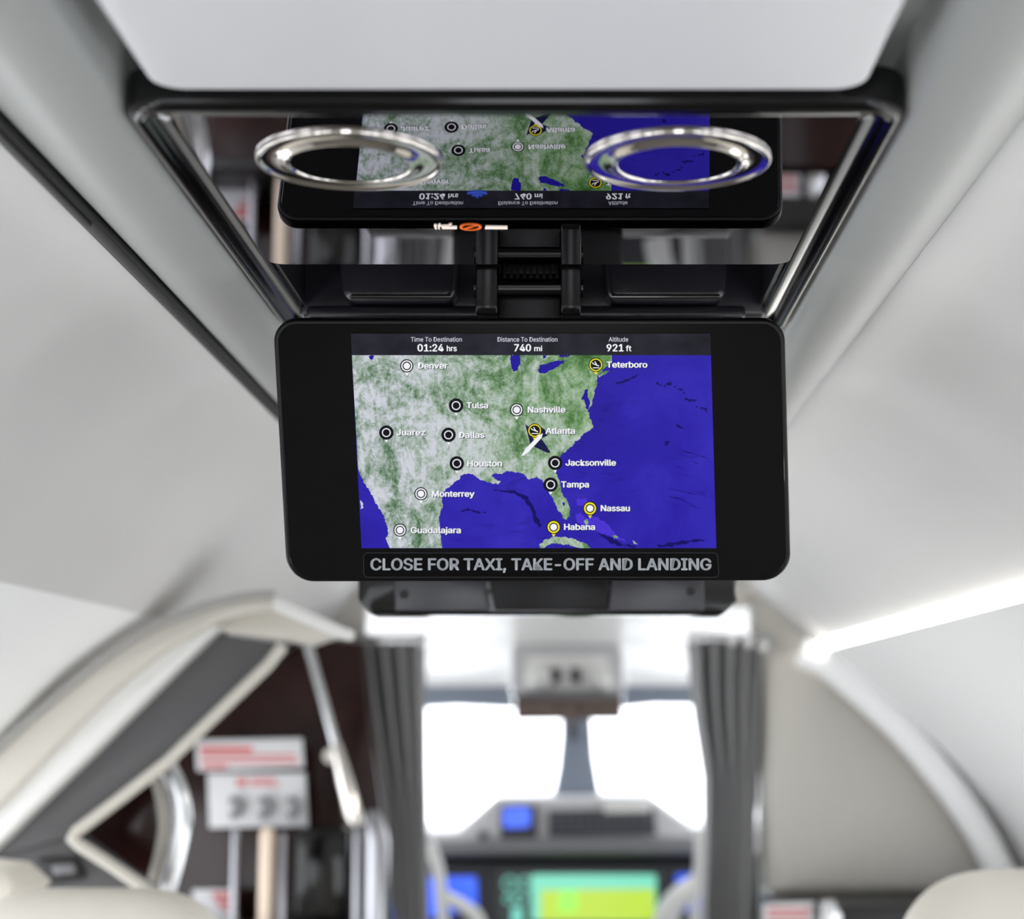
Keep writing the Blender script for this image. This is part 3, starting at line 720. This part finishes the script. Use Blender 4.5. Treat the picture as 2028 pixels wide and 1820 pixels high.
# ================================================================== LEFT SIDE: ENTRY FRAME, CABINET
YE = 2.20
ent = thing('entry_frame', (-0.55, YE, -0.30), 'pale arched entry surround with a charcoal inner panel on the left', 'door surround')
arch = [(-60, 1540), (0, 1484), (70, 1420), (150, 1352), (225, 1295), (305, 1247), (400, 1207), (480, 1186), (545, 1180)]
arch_in = [(545, 1206), (480, 1216), (410, 1240), (330, 1286), (250, 1346), (170, 1420), (90, 1500), (20, 1574), (-60, 1650)]
A = [PY(p.x, p.y, YE) for p in spline([(x, y, 0) for x, y in arch], 4)]
B = [PY(p.x, p.y, YE) for p in spline([(x, y, 0) for x, y in arch_in], 4)]
MB().slab(A + B, (0, 0.10, 0), 0.004, 2).build('arch_trim', M['cream'], ent, angle=60)
sh = [Vector((p.x, YE - 0.006, p.z + 0.003)) for p in A]
MB().tube(sh, 0.0045, 8).build('arch_seal', M['seal'], ent, label='grey seal line along the arch')
MB().slab([PY(x, y, YE + 0.02) for x, y in [(-60, 1640), (60, 1530), (170, 1420), (250, 1346), (330, 1286), (410, 1240), (440, 1236), (405, 1268), (300, 1372), (180, 1492), (60, 1608), (0, 1668), (-60, 1720)]], (0, 0.10, 0), 0.006, 3).build('side_panel', M['white'], ent, angle=60)
MB().slab([PY(x, y, YE - 0.01) for x, y in [(540, 1183), (552, 1182), (690, 1246), (690, 1264), (676, 1266), (540, 1208)]], (0, 0.06, 0), 0.003, 2).build('header_trim', M['white'], ent)
MB().slab([PY(x, y, YE + 0.05) for x, y in [(545, 1200), (690, 1258), (650, 1262), (606, 1276), (560, 1268), (400, 1246), (410, 1228)]], (0, 0.08, 0), 0.003, 2).build('header_panel', M['cream'], ent)
MB().slab([PY(x, y, YE + 0.06) for x, y in [(400, 1250), (550, 1272), (540, 1300), (322, 1508), (148, 1656), (20, 1690), (-60, 1700), (-60, 1716), (0, 1672), (180, 1492)]], (0, 0.05, 0), 0.003, 2).build('inner_panel', M['greypanel'], ent, label='charcoal slanted panel')
MB().slab([PY(x, y, YE + 0.065) for x, y in [(-60, 1690), (20, 1688), (150, 1656), (292, 1758), (80, 1775), (-60, 1790)]], (0, 0.05, 0), 0.003, 2).build('sill_panel', M['greypanel'], ent, label='charcoal lower panel')
MB().slab([PY(x, y, YE + 0.055) for x, y in round_poly([(62, 1702), (150, 1696), (172, 1742), (92, 1752)], 12, 5)], (0, 0.02, 0), 0.003, 2).build('recess_handle', M['darkslot'], ent, label='black recessed handle')
MB().slab([PY(x, y, YE + 0.05) for x, y in round_poly([(98, 1712), (146, 1710), (152, 1730), (106, 1734)], 8, 5)], (0, 0.02, 0), 0.003, 2).build('small_plate', M['knobgrey'], ent)  # grey patch stands in for the highlight inside the black slot
edge = [PY(x, y, YE + 0.045) for x, y in [(560, 1280), (530, 1318), (440, 1404), (330, 1510), (240, 1580), (150, 1648), (142, 1660), (156, 1672), (222, 1714), (296, 1764)]]
MB().tube(edge, 0.0078, 12).build('edge_trim', M['cream'], ent)
MB().slab([PY(x, y, YE + 0.16) for x, y in [(150, 1640), (240, 1572), (320, 1512), (338, 1540), (332, 1800), (200, 1800)]], (0, 0.02, 0), 0.002, 2).build('closet_panel', M['wood'], ent, label='dark wood panel inside the surround')
# cream ledge at the extreme left
tag(MB().slab([PY(x, y, 2.05) for x, y in round_poly([(-90, 1712), (0, 1722), (46, 1762), (20, 1800), (-90, 1830)], 6, 4)], (0, 0.12, 0), 0.01, 3).build('padded_ledge', M['leather']), 'cream padded ledge at the far left behind the seat', 'ledge')

# dark wood wardrobe behind the entry frame
YW = 3.30
war = thing('wardrobe', (-0.62, YW, -1.30), 'dark glossy wood cabinet behind the entry frame on the left', 'cabinet')
MB().slab([PY(x, y, YW) for x, y in [(300, 1600), (300, 1522), (374, 1460), (480, 1356), (574, 1287), (612, 1264), (716, 1272), (735, 1450), (762, 1640), (770, 1820), (770, 2780), (300, 2780)]], (0, 0.10, 0), 0.004, 2).build('body', M['wood'], war)
# corner strut with its polished foot
st_ = thing('strut', tuple(PY(715, 1640, 3.25)), 'slim metal strut slanting down the dark wood cabinet', 'strut')
MB().tube([PY(x, y, 3.25) for x, y in [(606, 1262), (640, 1385), (668, 1490)]], 0.0092, 12).build('strut_tube', M['chrome_soft'], st_)
MB().tube([PY(x, y, 3.25) for x, y in [(664, 1474), (682, 1548), (704, 1636)]], [0.011, 0.0165, 0.0185], 14).build('sleeve', M['chrome'], st_, label='polished lower sleeve')
p = PY(655, 1497, 3.24); MB().tube([p, p + Vector((0, 0.02, 0))], 0.014, 16).build('bracket', M['cream'], st_)
# curved grab rail at the entry
gr = thing('grab_rail', tuple(PY(335, 1760, 2.335)), 'curved polished grab rail in front of the dark wood', 'handrail')
MB().tube(spline([PY(x, y, 2.325) for x, y in [(318, 1500), (338, 1530), (356, 1575), (362, 1630), (352, 1690), (338, 1745), (322, 1800)]], 6), 0.0125, 16).build('rail_tube', M['chrome_soft'], gr)
MB().tube(spline([PY(x, y, 2.342) for x, y in [(304, 1520), (318, 1570), (326, 1630), (318, 1690), (300, 1760)]], 6), 0.0085, 12).build('backing_strip', M['cream'], gr, label='cream backing strip')
p = PY(318, 1504, 2.322); MB().tube([p, p + Vector((0, 0.025, 0))], 0.018, 18).build('end_mount', M['chrome_soft'], gr)
# placards on the wood
placard('placard', [(386, 1466), (598, 1462), (602, 1520), (390, 1527)], YW - 0.06, 'white placard with faded red print, uppermost on the dark wood', 'sign', [(396, 1478, 500, 1490), (398, 1494, 585, 1500), (398, 1506, 590, 1512), (400, 1516, 450, 1522)])
t = placard('switch_plate', [(410, 1532), (604, 1530), (610, 1636), (414, 1640)], YW - 0.06, 'white plate with three grey latches below the red printed placard', 'plate', [(468, 1542, 490, 1556), (496, 1542, 545, 1548), (496, 1551, 552, 1556)], 0.01)
for x in (464, 522, 578):
    mb = MB().tube(spline([PY(a, b, YW - 0.075) for a, b in [(x - 8, 1582), (x + 6, 1592), (x + 8, 1606), (x - 6, 1618)]], 4), 0.0075, 10)
    mb.build('latch', M['knobgrey'], t)
placard('placard', [(380, 1762), (470, 1760), (473, 1832), (383, 1832)], YW - 0.08, 'white placard with red print low down behind the left seat', 'sign', [(420, 1768, 462, 1780), (430, 1784, 464, 1796), (444, 1800, 466, 1808)])
ZC = PY(0, 1840, 3.17).z
ctr = thing('added_counter', (-0.53, 3.20, -1.30), 'dark wood counter added out of view to darken the mirror reflection', 'counter')  # unseen counter, added so the ceiling mirror reflects dark wood
MB().box(-0.745, -0.325, 3.10, 3.295, -1.299, ZC - 0.02, 0.003).build('body', M['wood'], ctr)
MB().box(-0.75, -0.32, 3.095, 3.295, ZC - 0.02, ZC, 0.004).build('worktop', M['darkslot'], ctr, label='black worktop')
# galley: upright posts and decanter tubes
def post(name, x0, x1, y0, Y, m_, label, cat, tx=None):
    c = PY((x0 + x1) / 2, y0, Y); r = (x1 - x0) / 2 / FPX * Y
    t = thing(name, (c.x, c.y, ZC), label, cat)
    MB().tube([(c.x, Y, ZC + 0.0005), (c.x, Y, c.z - r * 0.8), (c.x, Y, c.z)], [r, r, r * 0.75], 18).build('shaft', M[m_], t)
    return t
post('post', 458, 476, 1642, 3.17, 'gunmetal', 'thin grey post standing left of the pale post', 'post')
post('post', 515, 545, 1640, 3.15, 'peach', 'pale peach post under the white latch plate', 'post')
post('post', 549, 570, 1650, 3.17, 'gunmetal', 'grey metal post just right of the pale peach post', 'post')
c = PY(632, 1640, 3.17)
bn = thing('galley_bin', (c.x, 3.21, ZC), 'black glossy upright drawer front between the metal posts', 'drawer')
MB().box(PY(580, 1640, 3.17).x, PY(692, 1640, 3.17).x, 3.17, 3.26, ZC + 0.0005, c.z, 0.012, 3).build('front', M['black'], bn)
post('post', 700, 716, 1640, 3.15, 'gunmetal', 'thin metal post right of the black drawer front', 'post')
fl = thing('flask', tuple(PY(745, 1830, 3.15)), 'polished metal flask beside the left curtain', 'flask')
cx_ = PY(746, 1700, 3.15); r0 = 0.022
MB().tube([(cx_.x, 3.15, ZC + 0.0005), (cx_.x, 3.15, PY(0, 1665, 3.15).z), (cx_.x - 0.004, 3.15, PY(0, 1640, 3.15).z), (cx_.x - 0.008, 3.15, PY(0, 1612, 3.15).z), (cx_.x - 0.008, 3.15, PY(0, 1604, 3.15).z)], [r0, r0, 0.019, 0.012, 0.009], 20).build('body', M['gunmetal'], fl, angle=70)

# ================================================================== CURTAINS
def curtain(label, left, right, folds, Y):
    t = thing('curtain', (0.5 * (PY(left[0][0], left[0][1], Y).x + PY(right[0][0], right[0][1], Y).x), Y, -1.30), label, 'curtain', 'charcoal cockpit curtains')
    def at(tab, y):
        for (x0, y0), (x1, y1) in zip(tab, tab[1:]):
            if y <= y1: return x0 + (x1 - x0) * (y - y0) / (y1 - y0)
        return tab[-1][0]
    rows = 18; n = folds * 14; mb = MB(); y0 = left[0][1]; y1 = 2540
    for i in range(rows + 1):
        y = y0 + (y1 - y0) * (i / rows) ** 1.4
        xa, xb = at(left, y), at(right, y)
        for k in range(n + 1):
            u = k / n; uu = u + 0.018 * math.sin(6.3 * folds * u)
            d = 0.030 * math.cos(2 * math.pi * folds * u + 0.4 * math.sin(i * 0.5)) * (0.6 + 0.4 * math.sin(3.1 * u + 1 + i * .1))
            q = PY(xa + (xb - xa) * uu, y, Y); mb.v.append(Vector((q.x, Y + d, q.z)))
    for i in range(rows):
        for k in range(n): mb.f.append((i * (n + 1) + k, i * (n + 1) + k + 1, (i + 1) * (n + 1) + k + 1, (i + 1) * (n + 1) + k)); mb.mi.append(0)
    o = mb.build('cloth', M['curtain'], t, angle=180)
    sm = o.modifiers.new('thickness', 'SOLIDIFY'); sm.thickness = 0.003
    return t
cl = curtain('charcoal curtain gathered at the left of the cockpit opening', [(712, 1272), (735, 1420), (765, 1600), (780, 1820), (800, 2600)], [(842, 1272), (844, 1560), (846, 1820), (850, 2600)], 4, 3.45)
cr = curtain('charcoal curtain gathered at the right of the cockpit opening', [(1364, 1268), (1374, 1400), (1396, 1540), (1394, 1700), (1388, 1820), (1380, 2600)], [(1526, 1282), (1512, 1450), (1498, 1600), (1490, 1820), (1486, 2600)], 5, 3.45)
def hook(x, y, r, par, m_='chrome'):
    c = PY(x, y, 3.42); bm = bmesh.new(); bmesh.ops.create_uvsphere(bm, u_segments=16, v_segments=10, radius=r)
    for v in bm.verts: v.co += c
    MB().frombm(bm).build('curtain_hook', M[m_], par, angle=180)
for x, y in ((680, 1290), (713, 1284), (832, 1272)): hook(x, y, 0.010, cl, 'white' if x != 680 else 'chrome')
for x, y in ((1374, 1264), (1450, 1268), (1482, 1272), (1510, 1280)): hook(x, y, 0.010, cr, 'white')
for nm, a, b, lb in (('curtain_rail', (660, 1262), (846, 1262), 'slim rail over the left curtain'), ('curtain_rail', (1362, 1256), (1530, 1266), 'slim rail over the right curtain')):
    tag(MB().tube([PY(*a, 3.46), PY(*b, 3.46)], 0.006, 10).build(nm, M['chrome_soft']), lb + ' of the cockpit opening', 'curtain rail')

# ================================================================== COCKPIT
# shell: sloping white ceiling and sides
mb = MB()
cw = 0.62
cp = [(3.56, 0.235), (3.70, 0.215), (3.9, 0.165), (4.1, 0.105), (4.28, 0.055)]
for (ya, za), (yb, zb) in zip(cp, cp[1:]): mb.add([(XC - cw, ya, za), (XC + cw, ya, za), (XC + cw, yb, zb), (XC - cw, yb, zb)], [(0, 1, 2, 3)])
struct(mb.build('ceiling', M['white'], fix=False))
for sgn, nm in ((-1, 'wall_left'), (1, 'wall_right')):
    x = XC + sgn * cw
    struct(MB().add([(x, 3.56, 0.235), (x, 4.28, 0.055), (x, 4.62, -0.25), (x, 4.62, -1.30), (x, 3.56, -1.30), (x, 3.70, 0.06), (x, 4.24, -0.02), (x, 4.42, -0.26), (x, 3.70, -0.30)], [(0, 1, 6, 5), (1, 2, 7, 6), (2, 3, 8, 7), (3, 4, 8), (4, 0, 5, 8)]).build(nm, M['white'], fix=False))
    area('daylight_flight_deck', (x + sgn * 0.03, 4.02, -0.13), (-sgn, 0, 0), 0.60, 0.34, portal=True)
struct(MB().box(XC - cw, XC + cw, 3.6, 4.60, -1.34, -1.30).build('floor', M['carpet'], smooth=False))
struct(MB().slab([PY(x, y, 4.6) for x, y in [(640, 1640), (900, 1648), (990, 1582), (1285, 1580), (1385, 1640), (1640, 1640), (1640, 2400), (640, 2400)]], (0, 0.04, 0)).build('wall_front', M['cockdark'], smooth=False), None)
# windscreen frame, centre post and panes
def fr_px(pts, d=0.05, bev=0.01): return MB().slab([PY(x, y, 4.26) for x, y in pts], (0, d, 0), bev, 2)
struct(fr_px([(620, 1340), (845, 1340), (905, 1340), (1005, 1340), (1020, 1404), (905, 1399), (845, 1402), (620, 1404)]).build('trim_4', M['post']))
struct(fr_px([(1238, 1340), (1300, 1340), (1372, 1340), (1640, 1340), (1640, 1400), (1372, 1397), (1300, 1396), (1232, 1402)]).build('trim_5', M['post']))
for k, q in enumerate(([(620, 1400), (1140, 1400), (1140, 1640), (620, 1700)], [(1148, 1400), (1640, 1400), (1640, 1700), (1148, 1640)])):
    lo = [PY(x, y, 4.30 if y < 1500 else 4.62) for x, y in q]
    struct(MB().slab(lo, (0, 0.006, 0)).build('window_%d' % (k + 1), M['pane'], smooth=False))
cpst = thing('windscreen_post', tuple(PY(1142, 1580, 4.40)), 'blue grey post between the two windscreen panes', 'post')
MB().slab([PY(x, y, 4.30) for x, y in [(1112, 1410), (1170, 1410), (1176, 1500), (1190, 1582), (1094, 1582), (1106, 1520), (1112, 1460)]], (0, 0.05, 0), 0.008, 3).build('pillar', M['post'], cpst)
MB().slab([PY(x, y, 4.27) for x, y in round_poly([(1122, 1424), (1142, 1424), (1140, 1466), (1126, 1466)], 4, 4)], (0, 0.03, 0), 0.005, 2).build('compass', M['cockdark'], cpst, label='small dark compass')
# overhead switch panel
YO = 3.95
ovh = thing('overhead_switch_panel', tuple(PY(1124, 1425, YO)), 'grey switch panel on the cockpit ceiling above the windscreen', 'switch panel')
MB().slab([PY(x, y, YO) for x, y in round_poly([(1022, 1264), (1222, 1264), (1234, 1300), (1236, 1382), (1014, 1382), (1012, 1300)], [14, 14, 8, 4, 4, 8], 5)], (0, 0.10, 0), 0.006, 3).build('housing', M['cockgrey'], ovh)
MB().slab([PY(x, y, YO - 0.008) for x, y in round_poly([(1044, 1298), (1202, 1296), (1212, 1368), (1038, 1368)], 10, 5)], (0, 0.01, 0), 0.003, 3).build('face', M['white'], ovh, label='white centre face')
MB().slab([PY(x, y, YO - 0.05) for x, y in [(1018, 1380), (1232, 1380), (1232, 1424), (1022, 1426)]], (0, 0.13, 0), 0.003, 2).build('switch_face', M['brownface'], ovh, label='brown grey switch strip')
MB().slab([PY(x, y, YO - 0.06) for x, y in [(1016, 1374), (1233, 1374), (1233, 1383), (1016, 1383)]], (0, 0.13, 0), 0.002, 2).build('lip', M['knobgrey'], ovh)
for x in (1101, 1141):
    MB().slab([PY(a, b, YO - 0.025) for a, b in round_poly([(x - 10, 1322), (x + 8, 1322), (x + 10, 1352), (x - 10, 1352)], 5, 4)], (0, 0.02, 0), 0.004, 2).build('knob', M['cockdark'], ovh)
for x, y, r in ((1070, 1344, 0.026), (1188, 1346, 0.024)):
    c = PY(x, y, YO - 0.02); bm = bmesh.new(); bmesh.ops.create_uvsphere(bm, u_segments=20, v_segments=14, radius=r)
    for v in bm.verts: v.co = Vector((v.co.x, v.co.y * 0.6, v.co.z)) + c
    MB().frombm(bm).build('lamp', M['white'], ovh, angle=180, label='white round lamp')
# glareshield with guidance panel
YG = 4.20
gs = thing('glareshield', tuple(PY(1130, 1695, YG)), 'grey glareshield with a blue display under the windscreen', 'glareshield')
MB().slab([PY(p.x, p.y, YG) for p in [Vector(q) for q in round_poly([(700, 1650), (905, 1647), (982, 1579), (1288, 1577), (1376, 1640), (1560, 1640), (1560, 1692), (700, 1696)], [0, 30, 18, 18, 20, 0, 0, 0], 6)]], (0, 0.38, 0), 0.012, 3).build('hood', M['cockgrey'], gs)
MB().slab([PY(x, y, YG - 0.02) for x, y in [(840, 1664), (1390, 1658), (1390, 1690), (840, 1694)]], (0, 0.03, 0), 0.008, 3).build('lip', M['knobgrey'], gs)
MB().slab([PY(x, y, YG - 0.010) for x, y in [(992, 1596), (1062, 1594), (1064, 1658), (990, 1660)]], (0, 0.015, 0), 0.002, 2).build('display_surround', M['cockdark'], gs)
b_ = MB().slab([PY(x, y, YG - 0.013) for x, y in round_poly([(996, 1600), (1050, 1598), (1050, 1638), (996, 1640)], 8, 5)], (0, 0.004, 0)).build('blue_display', M['blue_scr'], gs, smooth=False, label='lit blue display')
MB().slab([PY(x, y, YG - 0.010) for x, y in [(1086, 1606), (1296, 1602), (1300, 1654), (1086, 1657)]], (0, 0.015, 0), 0.002, 2).build('key_panel', M['cockdark'], gs, label='dark panel of keys')
for r in range(3):
    for c_ in range(11):
        x, y = 1098 + c_ * 18, 1612 + r * 15
        MB().slab([PY(x + a, y + b, YG - 0.014) for a, b in ((0, 0), (11, 0), (11, 9), (0, 9))], (0, 0.005, 0), 0.0012, 1).build('key', M['button'], gs)
MB().slab([PY(x, y, YG - 0.012) for x, y in round_poly([(1196, 1586), (1288, 1584), (1288, 1608), (1196, 1610)], 4, 4)], (0, 0.006, 0), 0.001, 2).build('label_plate', M['white'], gs, label='white label plate')
p = PY(956, 1654, YG - 0.01); MB().tube([p, p + Vector((0, 0.02, 0))], 0.011, 16).build('knob', M['cockdark'], gs)
# instrument panel
YI = 4.26
ip = thing('instrument_panel', (PY(1130, 1700, YI).x, YI, -1.30), 'dark cockpit instrument panel with lit screens', 'instrument panel')
MB().slab([PY(x, y, YI) for x, y in [(760, 1708), (1500, 1708), (1500, 2450), (760, 2450)]], (0, 0.2, 0), 0.006, 2).build('panel', M['cockdark'], ip)
def screen(name, pts, mat_, w, par, label=None): return MB().slab([PY(x, y, YI - w) for x, y in round_poly(pts, 6, 4)], (0, 0.004, 0)).build(name, M[mat_], par, smooth=False, label=label)
s1 = screen('main_display', [(984, 1726), (1312, 1726), (1312, 1826), (984, 1826)], 'mfd', 0.006, ip, 'centre screen with a green and yellow map')
screen('map_area', [(1052, 1732), (1300, 1732), (1300, 1825), (1052, 1825)], 'teal', 0.008, s1, 'teal header of the map')
screen('map_area', [(1070, 1762), (1296, 1760), (1296, 1824), (1070, 1824)], 'green_scr', 0.010, s1, 'yellow green map')
screen('map_area', [(1110, 1762), (1142, 1760), (1144, 1806), (1104, 1806)], 'lime', 0.012, s1, 'lime patch of the map')
for x, y, r in ((1010, 1750, 12), (1041, 1750, 12), (1008, 1780, 8), (1030, 1780, 8)):
    mb = MB(); c = PY(x, y, YI - 0.009); rr = r / FPX * YI
    mb.tube([c + Vector((rr * math.cos(a), 0, rr * math.sin(a))) for a in [2 * math.pi * k / 20 for k in range(21)]], 0.0022, 6); mb.build('gauge', M['gauge'], s1)
screen('gauge', [(1014, 1796), (1034, 1796), (1036, 1830), (1012, 1830)], 'gauge', 0.009, s1)
screen('flight_display', [(780, 1738), (944, 1736), (946, 1800), (780, 1830)], 'blue_scr', 0.006, ip, 'lit blue screen on the left')
screen('flight_display', [(1338, 1732), (1480, 1730), (1480, 1830), (1342, 1800)], 'blue_scr', 0.006, ip, 'lit blue screen on the right')
# pale crew seat tops / control grips
def grip(label, pts, rads, Y):
    c = PY(pts[-1][0], pts[-1][1], Y)
    t = thing('control_yoke', (c.x, Y, c.z), label, 'control yoke', 'pale control yokes')
    sp = spline([PY(x, y, Y) for x, y in pts], 6); n = len(sp)
    rr = [rads[0] + (rads[1] - rads[0]) * i / (n - 1) for i in range(n)]
    MB().tube(sp, rr, 16).build('grip', M['white'], t)
grip('curved pale control yoke before the left blue screen', [(866, 1768), (890, 1780), (920, 1796), (944, 1818), (952, 1850)], (0.014, 0.018), 4.12)
grip('curved pale control yoke before the right blue screen', [(1386, 1750), (1352, 1772), (1328, 1798), (1316, 1830), (1310, 1870)], (0.026, 0.030), 4.12)
def belt(label, pts, Y, r):
    tag(MB().tube(spline([PY(x, y, Y) for x, y in pts], 6), r, 14).build('shoulder_harness', M['white']), label, 'harness', 'pale crew harness straps')
belt('pale strap hanging inside the left curtain edge', [(850, 1670), (862, 1700), (870, 1730), (874, 1770), (880, 1860)], 3.95, 0.013)
belt('pale strap hanging inside the right curtain edge', [(1386, 1640), (1385, 1690), (1382, 1740), (1376, 1780), (1374, 1870)], 3.95, 0.011)
